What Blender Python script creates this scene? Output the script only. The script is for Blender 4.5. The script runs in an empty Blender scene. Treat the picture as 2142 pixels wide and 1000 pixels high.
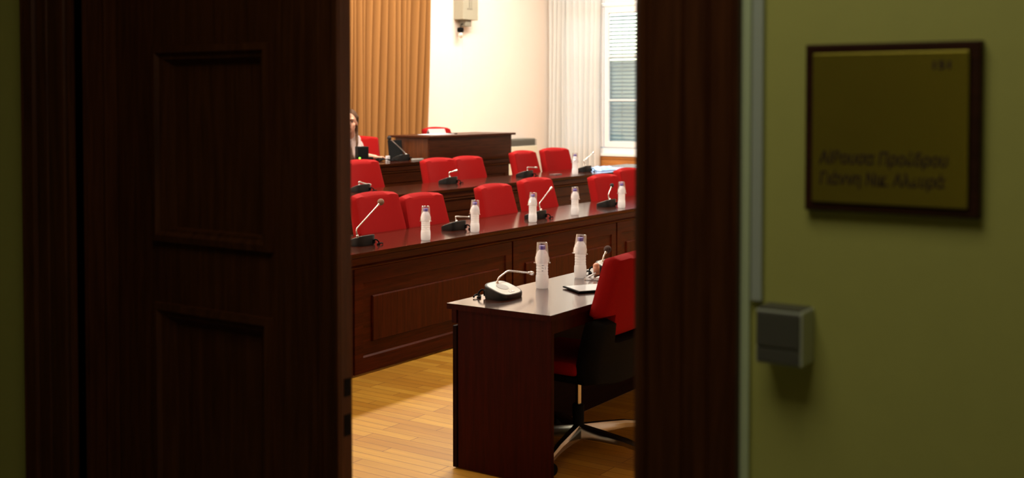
import bpy, bmesh, math, random
from mathutils import Vector, Matrix, Euler
random.seed(7)
scn = bpy.context.scene
COL = scn.collection
PI = math.pi

# ------------------------------------------------------------------ materials
def nodes_of(m):
    m.use_nodes = True
    nt = m.node_tree
    return nt, nt.nodes, nt.links, nt.nodes['Principled BSDF']

def rgb(c): return (c[0], c[1], c[2], 1.0)

def plain(name, col, rough=.5, metal=0., spec=.5, noise=0., nscale=40., coat=0., bump=0., sheen=0., trans=0., sss=0.):
    m = bpy.data.materials.new(name)
    nt, N, L, P = nodes_of(m)
    P.inputs['Base Color'].default_value = rgb(col)
    P.inputs['Roughness'].default_value = rough
    P.inputs['Metallic'].default_value = metal
    P.inputs['Specular IOR Level'].default_value = spec
    P.inputs['Coat Weight'].default_value = coat
    P.inputs['Sheen Weight'].default_value = sheen
    P.inputs['Transmission Weight'].default_value = trans
    if noise or bump:
        tc = N.new('ShaderNodeTexCoord')
        n = N.new('ShaderNodeTexNoise'); n.inputs['Scale'].default_value = nscale; n.inputs['Detail'].default_value = 4
        L.new(tc.outputs['Object'], n.inputs['Vector'])
        if noise:
            r = N.new('ShaderNodeMapRange')
            r.inputs['To Min'].default_value = 1-noise; r.inputs['To Max'].default_value = 1+noise
            L.new(n.outputs['Fac'], r.inputs['Value'])
            mx = N.new('ShaderNodeVectorMath'); mx.operation = 'SCALE'
            mx.inputs[0].default_value = col
            L.new(r.outputs[0], mx.inputs['Scale'])
            L.new(mx.outputs[0], P.inputs['Base Color'])
        if bump:
            b = N.new('ShaderNodeBump'); b.inputs['Strength'].default_value = bump; b.inputs['Distance'].default_value = .002
            L.new(n.outputs['Fac'], b.inputs['Height']); L.new(b.outputs[0], P.inputs['Normal'])
    return m

def wood(name, dark, light, axis='X', rough=.3, coat=.0, scale=1., spec=.5):
    """grain runs along the given object axis"""
    m = bpy.data.materials.new(name)
    nt, N, L, P = nodes_of(m)
    tc = N.new('ShaderNodeTexCoord'); mp = N.new('ShaderNodeMapping')
    s = [30*scale]*3; s['XYZ'.index(axis)] = 1.6*scale
    mp.inputs['Scale'].default_value = s
    L.new(tc.outputs['Object'], mp.inputs['Vector'])
    n = N.new('ShaderNodeTexNoise'); n.inputs['Scale'].default_value = 1.6; n.inputs['Detail'].default_value = 6
    n.inputs['Roughness'].default_value = .62; n.inputs['Distortion'].default_value = .6
    L.new(mp.outputs[0], n.inputs['Vector'])
    n2 = N.new('ShaderNodeTexNoise'); n2.inputs['Scale'].default_value = 5.; n2.inputs['Detail'].default_value = 3
    L.new(mp.outputs[0], n2.inputs['Vector'])
    ad = N.new('ShaderNodeMath'); ad.operation = 'MULTIPLY_ADD'; ad.inputs[1].default_value = .35
    L.new(n2.outputs['Fac'], ad.inputs[0]); L.new(n.outputs['Fac'], ad.inputs[2])
    cr = N.new('ShaderNodeValToRGB')
    cr.color_ramp.elements[0].position = .45; cr.color_ramp.elements[0].color = rgb(dark)
    cr.color_ramp.elements[1].position = .85; cr.color_ramp.elements[1].color = rgb(light)
    L.new(ad.outputs[0], cr.inputs['Fac']); L.new(cr.outputs[0], P.inputs['Base Color'])
    P.inputs['Roughness'].default_value = rough
    P.inputs['Coat Weight'].default_value = coat; P.inputs['Coat Roughness'].default_value = .12
    P.inputs['Specular IOR Level'].default_value = spec
    b = N.new('ShaderNodeBump'); b.inputs['Strength'].default_value = .12; b.inputs['Distance'].default_value = .001
    L.new(n.outputs['Fac'], b.inputs['Height']); L.new(b.outputs[0], P.inputs['Normal'])
    return m

def parquet(name):
    m = bpy.data.materials.new(name)
    nt, N, L, P = nodes_of(m)
    tc = N.new('ShaderNodeTexCoord'); sp = N.new('ShaderNodeSeparateXYZ'); cb = N.new('ShaderNodeCombineXYZ')
    L.new(tc.outputs['Object'], sp.inputs[0])
    L.new(sp.outputs['Y'], cb.inputs['X']); L.new(sp.outputs['X'], cb.inputs['Y'])
    br = N.new('ShaderNodeTexBrick')
    br.inputs['Scale'].default_value = 1.; br.inputs['Brick Width'].default_value = .62; br.inputs['Row Height'].default_value = .068
    br.inputs['Mortar Size'].default_value = .0022; br.inputs['Mortar Smooth'].default_value = .3
    br.inputs['Color1'].default_value = rgb((.47, .245, .030)); br.inputs['Color2'].default_value = rgb((.35, .155, .016))
    br.inputs['Mortar'].default_value = rgb((.17, .065, .014)); br.offset = .37; br.offset_frequency = 3
    L.new(cb.outputs[0], br.inputs['Vector'])
    mp = N.new('ShaderNodeMapping'); mp.inputs['Scale'].default_value = (60, 3, 1)
    L.new(tc.outputs['Object'], mp.inputs['Vector'])
    n = N.new('ShaderNodeTexNoise'); n.inputs['Scale'].default_value = 1.; n.inputs['Detail'].default_value = 5
    L.new(mp.outputs[0], n.inputs['Vector'])
    r = N.new('ShaderNodeMapRange'); r.inputs['To Min'].default_value = .72; r.inputs['To Max'].default_value = 1.25
    L.new(n.outputs['Fac'], r.inputs['Value'])
    mx = N.new('ShaderNodeVectorMath'); mx.operation = 'SCALE'
    L.new(br.outputs['Color'], mx.inputs[0]); L.new(r.outputs[0], mx.inputs['Scale'])
    L.new(mx.outputs[0], P.inputs['Base Color'])
    P.inputs['Roughness'].default_value = .42
    P.inputs['Specular IOR Level'].default_value = .18
    return m

def clear_plastic(name, tint=(1, 1, 1), rough=.06, fac=.12):
    m = bpy.data.materials.new(name); m.use_nodes = True
    nt = m.node_tree; N = nt.nodes; L = nt.links; N.clear()
    o = N.new('ShaderNodeOutputMaterial'); t = N.new('ShaderNodeBsdfTransparent'); t.inputs[0].default_value = rgb(tint)
    g = N.new('ShaderNodeBsdfGlossy'); g.inputs['Roughness'].default_value = rough
    lw = N.new('ShaderNodeLayerWeight'); lw.inputs['Blend'].default_value = .25
    r = N.new('ShaderNodeMapRange'); r.inputs['To Min'].default_value = fac*.5; r.inputs['To Max'].default_value = min(1, fac*5)
    L.new(lw.outputs['Facing'], r.inputs['Value'])
    mix = N.new('ShaderNodeMixShader')
    L.new(r.outputs[0], mix.inputs[0]); L.new(t.outputs[0], mix.inputs[1]); L.new(g.outputs[0], mix.inputs[2])
    L.new(mix.outputs[0], o.inputs[0])
    return m

def frosted(name, col, tr=.45):
    m = bpy.data.materials.new(name); m.use_nodes = True
    nt = m.node_tree; N = nt.nodes; L = nt.links; N.clear()
    o = N.new('ShaderNodeOutputMaterial')
    d = N.new('ShaderNodeBsdfDiffuse'); d.inputs[0].default_value = rgb(col)
    t = N.new('ShaderNodeBsdfTranslucent'); t.inputs[0].default_value = rgb(col)
    g = N.new('ShaderNodeBsdfGlossy'); g.inputs['Roughness'].default_value = .18
    tc = N.new('ShaderNodeTexCoord'); n = N.new('ShaderNodeTexNoise'); n.inputs['Scale'].default_value = 90
    L.new(tc.outputs['Object'], n.inputs['Vector'])
    b = N.new('ShaderNodeBump'); b.inputs['Strength'].default_value = .3; b.inputs['Distance'].default_value = .001
    L.new(n.outputs['Fac'], b.inputs['Height'])
    L.new(b.outputs[0], g.inputs['Normal'])
    m1 = N.new('ShaderNodeMixShader'); m1.inputs[0].default_value = tr
    L.new(d.outputs[0], m1.inputs[1]); L.new(t.outputs[0], m1.inputs[2])
    m2 = N.new('ShaderNodeMixShader'); m2.inputs[0].default_value = .10
    L.new(m1.outputs[0], m2.inputs[1]); L.new(g.outputs[0], m2.inputs[2])
    L.new(m2.outputs[0], o.inputs[0])
    return m

def sheer(name, col, tr=.5, through=.12):
    m = bpy.data.materials.new(name); m.use_nodes = True
    nt = m.node_tree; N = nt.nodes; L = nt.links; N.clear()
    o = N.new('ShaderNodeOutputMaterial')
    d = N.new('ShaderNodeBsdfDiffuse'); d.inputs[0].default_value = rgb(col)
    t = N.new('ShaderNodeBsdfTranslucent'); t.inputs[0].default_value = rgb(col)
    x = N.new('ShaderNodeBsdfTransparent')
    m1 = N.new('ShaderNodeMixShader'); m1.inputs[0].default_value = tr
    L.new(d.outputs[0], m1.inputs[1]); L.new(t.outputs[0], m1.inputs[2])
    m2 = N.new('ShaderNodeMixShader')
    m2.inputs[0].default_value = through; L.new(m1.outputs[0], m2.inputs[1]); L.new(x.outputs[0], m2.inputs[2])
    L.new(m2.outputs[0], o.inputs[0])
    return m

def emit(name, col, s):
    m = bpy.data.materials.new(name); m.use_nodes = True
    nt, N, L, P = nodes_of(m)
    P.inputs['Base Color'].default_value = rgb(col); P.inputs['Emission Color'].default_value = rgb(col); P.inputs['Emission Strength'].default_value = s
    return m

WD, WL = (.024, .0030, .0006), (.070, .0095, .0016)
M = dict(
    wood_x=wood('dark_wood_x', WD, WL, 'X', .36, .0, 1., .09),
    wood_z=wood('dark_wood_z', WD, WL, 'Z', .36, .0, 1., .09),
    
    fascia=wood('figured_wood', (.020, .0035, .001), (.085, .018, .004), 'X', .36, .0, .55, .10),
    top=wood('polished_top', (.020, .0030, .0010), (.050, .0085, .0025), 'X', .15, .3),
    desk_top=wood('polished_desk_top', (.022, .005, .002), (.050, .012, .005), 'X', .15, .8),
    inner=wood('shaded_inner_board', (.005, .0006, .0002), (.010, .0012, .0003), 'X', .6, .0, 1., .05),  # under-desk shade painted in as near-black wood
    desk_z=wood('mahogany_z', (.015, .0011, .0002), (.032, .0025, .0004), 'Z', .42, .0, 1., .05),
    dais=wood('dais_wood', (.020, .0048, .0015), (.060, .0145, .0040), 'X', .36, .0, 1., .10),
    door=wood('door_wood', (.040, .0105, .003), (.085, .025, .007), 'Z', .42, .0, 1., .2),
    honey=wood('honey_wood', (.33, .115, .022), (.52, .21, .05), 'Y', .4, .1),
    parquet=parquet('strip_parquet'),
    cream=plain('cream_wall_paint', (.86, .755, .675), .75, noise=.02, nscale=3, bump=.05),
    ceiling=plain('white_ceiling_paint', (.85, .83, .76), .8, noise=.02, nscale=2),
    green=plain('olive_wall_paint', (.47, .455, .115), .62, noise=.05, nscale=14, bump=.25),
    greentrim=plain('pale_green_paint', (.58, .66, .40), .45, noise=.03),
    trunking=plain('grey_white_plastic', (.46, .50, .42), .4, noise=.03),
    red=plain('red_fabric', (.26, .0042, .0042), .9, spec=.12, noise=.08, nscale=260, bump=.3),
    blackp=plain('black_plastic', (.006, .006, .006), .7, spec=.06, noise=.1),
    blackm=plain('dark_grey_plastic', (.013, .0135, .0135), .42, spec=.3, noise=.1),
    steel=plain('polished_aluminium', (.45, .42, .37), .22, 1., noise=.03),
    chrome=plain('satin_steel', (.72, .70, .68), .25, 1., noise=.02),
    silverp=plain('silver_plastic', (.46, .45, .41), .4, .25, noise=.03),
    matte=plain('matte_black', (.006, .006, .006), .65, spec=.08, noise=.1),
    greyp=plain('grey_grille', (.30, .29, .27), .5, noise=.05),
    foam_b=plain('black_foam', (.018, .014, .014), .95, noise=.2, nscale=500, bump=.6),
    foam_t=plain('brown_foam', (.20, .11, .075), .95, noise=.2, nscale=500, bump=.6),
    foam_d=plain('dark_brown_foam', (.055, .026, .022), .95, noise=.2, nscale=500, bump=.6),
    bottle=frosted('frosted_water_bottle', (.965, .97, .99), .55),
    cap=plain('violet_cap', (.10, .075, .42), .4, noise=.05),
    capw=plain('white_cap', (.75, .72, .75), .4, noise=.03),
    cup=clear_plastic('clear_cup_plastic', (.98, .975, .985), .10, .15),
    glass=clear_plastic('window_glass', (.97, .985, .985), .02, .06),
    orange=plain('orange_drape', (.295, .135, .042), .85, spec=.1, noise=.08, nscale=150),
    sheer=sheer('white_sheer', (.90, .89, .87), .48, .10),
    white=plain('white_paint', (.84, .83, .84), .45, noise=.02),
    slat=plain('pale_slat', (.36, .43, .41), .5, noise=.03),
    fan=plain('cream_metal', (.72, .68, .54), .45, noise=.02),
    fangr=plain('grey_metal', (.15, .145, .12), .5, noise=.04),
    wallbox=plain('grey_beige_metal', (.34, .31, .23), .5, noise=.03),
    wallbox_d=plain('dark_grey_beige_metal', (.22, .20, .15), .5, noise=.03),  # darker grey-beige for the bracket and stub
    bulb=plain('clear_bulb', (.75, .70, .62), .08, .5, noise=.03),
    brass=plain('brushed_brass', (.50, .41, .06), .28, .85, noise=.06, nscale=20),
    ink=plain('engraved_ink', (.03, .008, .008), .6, noise=.05),
    box_face=plain('charcoal_cover', (.085, .080, .062), .5, noise=.05),
    box_side=plain('pale_plastic', (.52, .54, .42), .45, noise=.03),
    paper=plain('white_paper', (.66, .66, .70), .7, noise=.02),
    card=plain('name_card', (.40, .34, .34), .6, noise=.12, nscale=60),
    blue=plain('light_blue_folder', (.28, .48, .88), .35, noise=.35, nscale=12),
    lilac=plain('lilac_sheet', (.42, .36, .55), .6, noise=.1),
    tabscreen=plain('tablet_glass', (.55, .58, .60), .12, noise=.02, coat=.5),
    phone=plain('phone_body', (.16, .09, .09), .25, .3, noise=.05),
    peach=plain('peach_surface', (.66, .30, .19), .5, noise=.05),
    skin=plain('skin', (.60, .31, .21), .55, spec=.35, noise=.06, nscale=30),
    hair=plain('brown_hair', (.075, .036, .018), .75, spec=.15, noise=.35, nscale=120),
    lace=plain('white_lace', (.46, .36, .34), .8, noise=.3, nscale=70, bump=.8),
    trousers=plain('dark_cloth', (.03, .03, .04), .8, noise=.1),
    lips=plain('lips', (.42, .12, .10), .5, noise=.05),
    eye=plain('eye_dark', (.05, .03, .025), .2, noise=.05),
    led=emit('green_led', (.2, 1., .05), 5.),
    facade=plain('grey_green_render', (.09, .115, .10), .8, noise=.25, nscale=2.2),
    leaf=plain('dark_leaf', (.030, .050, .035), .7, noise=.3, nscale=5),
    gravel=plain('grey_paving', (.16, .15, .13), .8, noise=.1, nscale=3),
)

# ------------------------------------------------------------------ mesh helpers
def link(name, me, mat, parent=None, smooth=False):
    o = bpy.data.objects.new(name, me)
    COL.objects.link(o)
    if mat is not None:
        me.materials.append(M[mat] if isinstance(mat, str) else mat)
    if parent is not None: o.parent = parent
    if smooth:
        for p in me.polygons: p.use_smooth = True
    return o

class B:
    def __init__(s): s.bm = bmesh.new()
    def box(s, x0, x1, y0, y1, z0, z1, bev=0., seg=2):
        r = bmesh.ops.create_cube(s.bm, size=1.)
        vs = r['verts']
        for v in vs:
            v.co = Vector(((x0+x1)/2+v.co.x*(x1-x0), (y0+y1)/2+v.co.y*(y1-y0), (z0+z1)/2+v.co.z*(z1-z0)))
        if bev:
            es = list({e for v in vs for e in v.link_edges})
            bmesh.ops.bevel(s.bm, geom=es, offset=bev, segments=seg, profile=.6, affect='EDGES')
        return s
    def ring(s, pts): return [s.bm.verts.new(p) for p in pts]
    def bridge(s, a, b):
        n = len(a)
        for i in range(n):
            s.bm.faces.new((a[i], a[(i+1) % n], b[(i+1) % n], b[i]))
    def cap(s, a, flip=False):
        try: s.bm.faces.new(list(reversed(a)) if flip else a)
        except ValueError: pass
    def lathe(s, prof, n=28, c=(0, 0, 0), capb=True, capt=True, mat=None):
        rings = []
        for r, z in prof:
            pts = [Vector((r*math.cos(2*PI*i/n), r*math.sin(2*PI*i/n), z)) for i in range(n)]
            if mat is not None: pts = [mat @ p for p in pts]
            rings.append(s.ring([p+Vector(c) for p in pts]))
        for a, b in zip(rings, rings[1:]): s.bridge(a, b)
        if capb: s.cap(rings[0], True)
        if capt: s.cap(rings[-1])
        return s
    def tube(s, pts, rad, n=10, capped=True):
        pts = [Vector(p) for p in pts]
        if not isinstance(rad, (list, tuple)): rad = [rad]*len(pts)
        rings = []
        t0 = (pts[1]-pts[0]).normalized()
        ref = Vector((0, 0, 1)) if abs(t0.z) < .9 else Vector((1, 0, 0))
        u = t0.cross(ref).normalized()
        for i, p in enumerate(pts):
            if i == 0: t = pts[1]-pts[0]
            elif i == len(pts)-1: t = pts[-1]-pts[-2]
            else: t = (pts[i+1]-pts[i]).normalized()+(pts[i]-pts[i-1]).normalized()
            t.normalize()
            u = (u-t*u.dot(t)).normalized(); v = t.cross(u)
            rings.append(s.ring([p+(u*math.cos(2*PI*k/n)+v*math.sin(2*PI*k/n))*rad[i] for k in range(n)]))
        for a, b in zip(rings, rings[1:]): s.bridge(a, b)
        if capped: s.cap(rings[0], True); s.cap(rings[-1])
        return s
    def sphere(s, c, r, seg=20, rings=14, scale=(1, 1, 1), rot=None):
        m = Matrix.Translation(Vector(c))
        if rot is not None: m = m @ rot
        m = m @ Matrix.Diagonal((r*scale[0], r*scale[1], r*scale[2], 1))
        bmesh.ops.create_uvsphere(s.bm, u_segments=seg, v_segments=rings, radius=1., matrix=m)
        return s
    def capsule(s, a, b, ra, rb, n=14):
        a = Vector(a); b = Vector(b)
        s.tube([a, a.lerp(b, .5), b], [ra, (ra+rb)/2, rb], n)
        s.sphere(a, ra, n, 10); s.sphere(b, rb, n, 10)
        return s
    def loops(s, loops, f, fill=True):
        """nested rectangles (a0,a1,b0,b1,depth) bridged; f maps (a,b,d) to a point"""
        prev = None
        for a0, a1, b0, b1, d in loops:
            r = s.ring([f(a0, b0, d), f(a1, b0, d), f(a1, b1, d), f(a0, b1, d)])
            if prev: s.bridge(prev, r)
            prev = r
        if fill: s.cap(prev)
        return s
    def prism(s, prof, f, h0, h1, closed=True):
        a = s.ring([f(p[0], p[1], h0) for p in prof]); b = s.ring([f(p[0], p[1], h1) for p in prof])
        s.bridge(a, b); s.cap(a, True); s.cap(b)
        return s
    def build(s, name, mat, parent=None, smooth=False, angle=None):
        bmesh.ops.recalc_face_normals(s.bm, faces=s.bm.faces)
        me = bpy.data.meshes.new(name); s.bm.to_mesh(me); s.bm.free()
        o = link(name, me, mat, parent, smooth or angle is not None)
        if angle is not None:
            me.set_sharp_from_angle(angle=math.radians(angle))
        return o

def edge_mat(o, mat):
    # the vertical edges of a top carry their own edging strip
    o.data.materials.append(M[mat])
    for p in o.data.polygons:
        if abs(p.normal.z) < .7: p.material_index = 1
    return o
def tag(o, label, cat, group=None):
    o['label'] = label; o['category'] = cat
    if group: o['group'] = group
    return o
def thing(name, label, cat, loc=(0, 0, 0), rz=0., group=None):
    o = bpy.data.objects.new(name, None); COL.objects.link(o)
    o.empty_display_size = .1
    o.location = loc; o.rotation_euler = (0, 0, rz)
    return tag(o, label, cat, group)
def struct(o):
    o['kind'] = 'structure'; return o
def dup(root, loc, rz, label, group=None):
    r = root.copy(); COL.objects.link(r); r.location = loc; r.rotation_euler = (0, 0, rz); r['label'] = label
    if group: r['group'] = group
    kids = []
    for ch in list(root.children):
        c = ch.copy(); COL.objects.link(c); c.parent = r; kids.append(c)
        for g in list(ch.children):
            d = g.copy(); COL.objects.link(d); d.parent = c
    return r
def remeshed(b, voxel, smooth_it=4):
    bmesh.ops.recalc_face_normals(b.bm, faces=b.bm.faces)
    me = bpy.data.meshes.new('tmp'); b.bm.to_mesh(me); b.bm.free()
    o = bpy.data.objects.new('tmp', me); COL.objects.link(o)
    md = o.modifiers.new('r', 'REMESH'); md.mode = 'VOXEL'; md.voxel_size = voxel
    if smooth_it:
        sm = o.modifiers.new('s', 'SMOOTH'); sm.factor = .5; sm.iterations = smooth_it
    dg = bpy.context.evaluated_depsgraph_get()
    me2 = bpy.data.meshes.new_from_object(o.evaluated_get(dg))
    bpy.data.objects.remove(o); bpy.data.meshes.remove(me)
    me2.materials.clear()
    return me2

# ------------------------------------------------------------------ camera
PITCH = math.atan(76/2410.); YAW = math.atan(1629/2410.)
cd = bpy.data.cameras.new('camera'); cam = bpy.data.objects.new('camera', cd); COL.objects.link(cam)
cam.location = (0, 0, 1.64)
cam.rotation_euler = Euler((PI/2-PITCH, 0, YAW-PI/2), 'XYZ')
cd.sensor_width = 36; cd.lens = 2410/2142*36; cd.shift_y = -214/2142.
cd.clip_start = .05; cd.clip_end = 200
cd.dof.use_dof = True; cd.dof.focus_distance = 6.0; cd.dof.aperture_fstop = 2.7
scn.camera = cam
scn.view_settings.view_transform = 'Standard'; scn.view_settings.look = 'None'
scn.view_settings.exposure = 0.; scn.view_settings.gamma = 1.

# ------------------------------------------------------------------ the setting
XN, XD, XI, XW, YB, CE = 2.0, 2.13, 2.34, 14.5, 9.13, 4.6
YS = -2.6
D0, D1, DH = 1.055, 2.83, 2.62       # doorway
struct(B().box(XI-.3, XW+.3, YS-.2, YB+.2, -.12, 0).build('floor', 'parquet'))
struct(B().box(-1.9, XI-.3, -3., 6.3, -.12, 0).build('floor_corridor', 'gravel'))
struct(B().box(5.13, XW, 5.9-.02, YB, 0, .15).box(4.2, 5.13, 5.88, YB, 0, .15).build('floor_lower_step', 'parquet'))
struct(B().box(4.2, XW, 7.08, YB, .15, .30).build('floor_upper_step', 'parquet'))
struct(B().box(XN, XW+.3, YS-.2, YB+.2, CE, CE+.15).build('ceiling', 'ceiling'))
struct(B().box(-1.9, XN, -3., 6.3, 3.3, 3.45).build('ceiling_corridor', 'ceiling'))
struct(B().box(XI, XW+.3, YB, YB+.2, 0, CE).build('wall_back', 'cream'))
struct(B().box(XI, XW+.3, YS-.2, YS, 0, CE).build('wall_front', 'cream'))
# door wall: olive face towards the corridor, cream face towards the hall
for nm, xa, xb, mt in (('wall_corridor_side', XN, XN+.17, 'green'), ('wall_hall_side', XN+.17, XI, 'cream')):
    struct(B().box(xa, xb, -3., D0-.03, 0, CE).box(xa, xb, D1+.03, YB+.2, 0, CE).box(xa, xb, D0-.03, D1+.03, DH+.03, CE).build(nm, mt))
struct(B().box(-1.9, XN, 6.3, 6.5, 0, 3.3).build('wall_corridor_end', 'green'))
struct(B().box(-1.9, XN, -3.2, -3., 0, 3.3).build('wall_corridor_near_end', 'green'))
struct(B().box(-2.1, -1.9, -3.2, 6.5, 0, 3.3).build('wall_corridor_opposite', 'green'))
# dark door across the corridor, mirrored in the brass plate
ob = B().box(-1.9, -1.86, 1.45, 2.15, 0, 2.3, .01).build('door_2', 'door'); struct(ob)
# window wall with a tall opening
W0, W1, WZ0, WZ1 = 6.90, 8.86, .86, 3.95
struct(B().box(XW, XW+.3, YS-.2, W0, 0, CE).box(XW, XW+.3, W1, YB+.2, 0, CE).box(XW, XW+.3, W0, W1, 0, WZ0).box(XW, XW+.3, W0, W1, WZ1, CE).build('wall_window', 'cream'))

# door surround -------------------------------------------------------
def casing(name, y_in, sgn):
    # profile across the casing (distance from the opening, projection into the corridor)
    pr = [(0, -.02), (0, .012), (.012, .018), (.022, .018), (.027, .011), (.033, .020), (.040, .022), (.100, .020), (.105, .013), (.110, .021),
          (.150, .024), (.158, .016), (.166, .030), (.196, .034), (.204, .028), (.213, .034), (.220, .030), (.220, -.02)]
    f = lambda a, p, h: Vector((XN-p, y_in+sgn*a, h))
    return struct(B().prism(pr, f, 0, DH+.2).build(name, 'door', None, angle=25))
casing('trim_1', D0, -1)
casing('trim_2', D1, 1)
struct(B().box(XN-.028, XN+.02, D0-.2, D1+.2, DH, DH+.22, .008).build('trim_3', 'door'))
# jamb linings with a stop bead
jl = B().box(XN-.005, XI+.01, D1, D1+.03, 0, DH+.03).box(XN+.085, XD-.002, D1-.012, D1, 0, DH, .004).box(XN+.03, XN+.05, D1-.004, D1, 0, DH, .002)
struct(jl.build('trim_4', 'door'))
struct(B().box(XN-.005, XI+.01, D0-.03, D0, 0, DH+.03).box(XN-.005, XI+.01, D0-.03, D1+.03, DH, DH+.03).build('trim_5', 'door'))

# left door leaf
LT = .042
leaf = B()
f = lambda a, b, d: Vector((XD-d, a, b))
Y0, Y1 = 1.957, D1-.004
def leaf_mesh():
    b = B()
    b.box(XD+.012, XD+LT, Y0, Y1, .01, DH-.005)
    # stiles and rails around the panels
    zs = [(.18, 1.06), (1.255, 1.78), (1.97, 2.46)]
    py0, py1 = 2.20, 2.645
    b.box(XD, XD+.012, Y0, py0, .01, DH-.005); b.box(XD, XD+.012, py1, Y1, .01, DH-.005)
    edges = [.01]+[z for p in zs for z in p]+[DH-.005]
    for z0, z1 in zip(edges[::2], edges[1::2]): b.box(XD, XD+.012, py0, py1, z0, z1)
    # astragal beads on the meeting stile
    b.box(XD-.010, XD, Y0+.0, Y0+.018, .01, DH-.005, .004)
    b.box(XD-.005, XD, Y0+.062, Y0+.074, .01, DH-.005, .002)
    return b, zs, py0, py1
b, zs, py0, py1 = leaf_mesh()
leaf = struct(b.build('door_1', 'door', None, angle=30))
for z0, z1 in zs:
    lp = [(py0-.012, py1+.012, z0-.012, z1+.012, .0), (py0-.010, py1+.010, z0-.010, z1+.010, .014), (py0+.008, py1-.008, z0+.008, z1-.008, .018),
          (py0+.018, py1-.018, z0+.018, z1-.018, .008), (py0+.026, py1-.030, z0+.026, z1-.026, .006), (py0+.036, py1-.078, z0+.034, z1-.050, -.020)]
    B().loops(lp, f).build('door_panel', 'door', leaf, angle=20)
for zc in (.955, .99+.105+.0):
    pass
for z0, z1 in ((.895, .940), (.795, .849)):
    B().box(XD+.012, XD+.036, Y0-.0015, Y0+.001, z0, z1, .0005).build('strike_plate', 'blackp', leaf)

# corridor wall fittings ----------------------------------------------
struct(B().prism([(0, 0), (.014, .002), (.016, .010), (.010, .014), (0, .014)], lambda a, p, h: Vector((XN-p, .8345-a, h)), 0, 3.2).build('trim_6', 'greentrim', None, angle=40))
struct(B().box(XN-.012, XN, .795, .816, 1.272, 3.2, .003).build('trim_7', 'trunking'))
wb = thing('wall_box', 'grey plastic box with pale sides on the olive wall below the brass plate', 'box', (XN, .742, 1.172))
B().box(-.062, 0, -.043, .043, 0, .098, .004).build('housing', 'box_side', wb)
c = B().box(-.068, -.060, -.039, .040, .032, .094, .003).box(-.066, -.060, -.039, .040, .004, .030, .003).box(-.062, -.004, -.039, .040, .0975, .1005, .001).build('cover', 'box_face', wb)
c['label'] = 'charcoal front cover'

pq = thing('door_plaque', 'square brass plate in dark wooden frame on the olive wall', 'sign', (XN, .567, 1.592))
fl = lambda a, b, d: Vector((-d, a, b))
b = B().loops([(-.149, .146, -.146, .146, 0), (-.149, .146, -.146, .146, .016), (-.146, .143, -.143, .143, .019), (-.133, .132, -.131, .131, .019), (-.131, .130, -.129, .129, .013)], fl)
b.build('frame', wood('plaque_frame_wood', (.022, .006, .0025), (.045, .013, .005), 'Y', .4, 0., 1., .25), pq)
pl = B().box(-.024, -.012, -.131, .131, -.130, .130, .002).build('brass_plate', 'brass', pq)
pl['label'] = 'polished brass plate'
def text(name, body, size, loc, mat, parent, rot, shear=0., align='LEFT', sx=1.):
    cu = bpy.data.curves.new('t', 'FONT'); cu.body = body; cu.size = size; cu.shear = shear; cu.extrude = .0004; cu.align_x = align
    cu.offset = .0006
    o = bpy.data.objects.new('t', cu); COL.objects.link(o)
    dg = bpy.context.evaluated_depsgraph_get()
    me = bpy.data.meshes.new_from_object(o.evaluated_get(dg)); bpy.data.objects.remove(o)
    me.materials.clear()
    w = max(v.co.x for v in me.vertices)-min(v.co.x for v in me.vertices)
    if sx != 1.:
        for v in me.vertices: v.co.x *= sx/w
    o = link(name, me, mat, parent); o.location = loc; o.rotation_euler = rot
    return o
RW = (PI/2, 0, -PI/2)     # reads from the corridor, left is +Y
text('inscription', 'Αίθουσα Προέδρου', .030, (-.0245, .118, -.062), 'ink', pl, RW, .12, 'LEFT', .218)
text('inscription', 'Γιάννη Νικ. Αλευρά', .030, (-.0245, .118, -.098), 'ink', pl, RW, .12, 'LEFT', .212)
text('room_number', '151', .0185, (-.0245, -.070, .100), 'ink', pl, RW, 0, 'LEFT', .028)

# ------------------------------------------------------------------ tiered rows of desks
def row_desk(name, label, group, x0, x1, y, zf, panels, ends, depth=.58, wx='wood_x', wz='wood_z', top='top'):
    """front face on plane y; z measured from the tier floor"""
    r = thing(name, label, 'desk', (x0, y, zf), 0, group)
    X = lambda v: v-x0
    L_ = x1-x0
    pr = [(-.030, .715), (-.034, .722), (-.034, .740), (depth, .740), (depth, .708), (-.016, .708), (-.016, .713)]
    edge_mat(B().prism(pr, lambda a, z, h: Vector((h, a, z)), 0, L_).build('desktop', top, r, angle=30), wx)
    pr = [(-.006, .662), (-.014, .668), (-.014, .706), (.02, .706), (.02, .662)]
    B().prism(pr, lambda a, z, h: Vector((h, a, z)), 0, L_).build('fascia', 'fascia' if wx == 'wood_x' else wx, r, angle=30)
    pr = [(.0, .640), (-.010, .646), (-.012, .652), (-.004, .661), (.02, .661), (.02, .640)]
    B().prism(pr, lambda a, z, h: Vector((h, a, z)), 0, L_).build('cornice', wx, r, angle=30)
    for a0, a1 in panels:
        fz = lambda a, b, d: Vector((X(a), -d, b))
        i1 = .078
        o0, o1, z0, z1 = a0+i1, a1-i1, .104, .552
        pan = B().loops([(a0+.004, a1-.004, .012, .640, -.022), (a0+.004, a1-.004, .012, .640, -.001), (a0+.006, a1-.006, .014, .638, .0), (o0, o1, z0, z1, 0), (o0+.004, o1-.004, z0+.010, z1-.004, -.009)], fz).build('front_panel', wx, r)
        q0, q1, w0, w1 = a0+.164, a1-.164, .191, .467
        B().loops([(q0, q1, w0, w1, -.011), (q0, q1, w0, w1, -.002), (q0+.005, q1-.005, w0+.005, w1-.007, .003)], fz).build('raised_panel', wz, pan)
    for e in ends:
        B().box(X(e), X(e)+.025, .03, (depth-.05) if e in (ends[0], ends[-1]) else .05, .0, .706, .002).build('support', wz, r)
    return r
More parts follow.
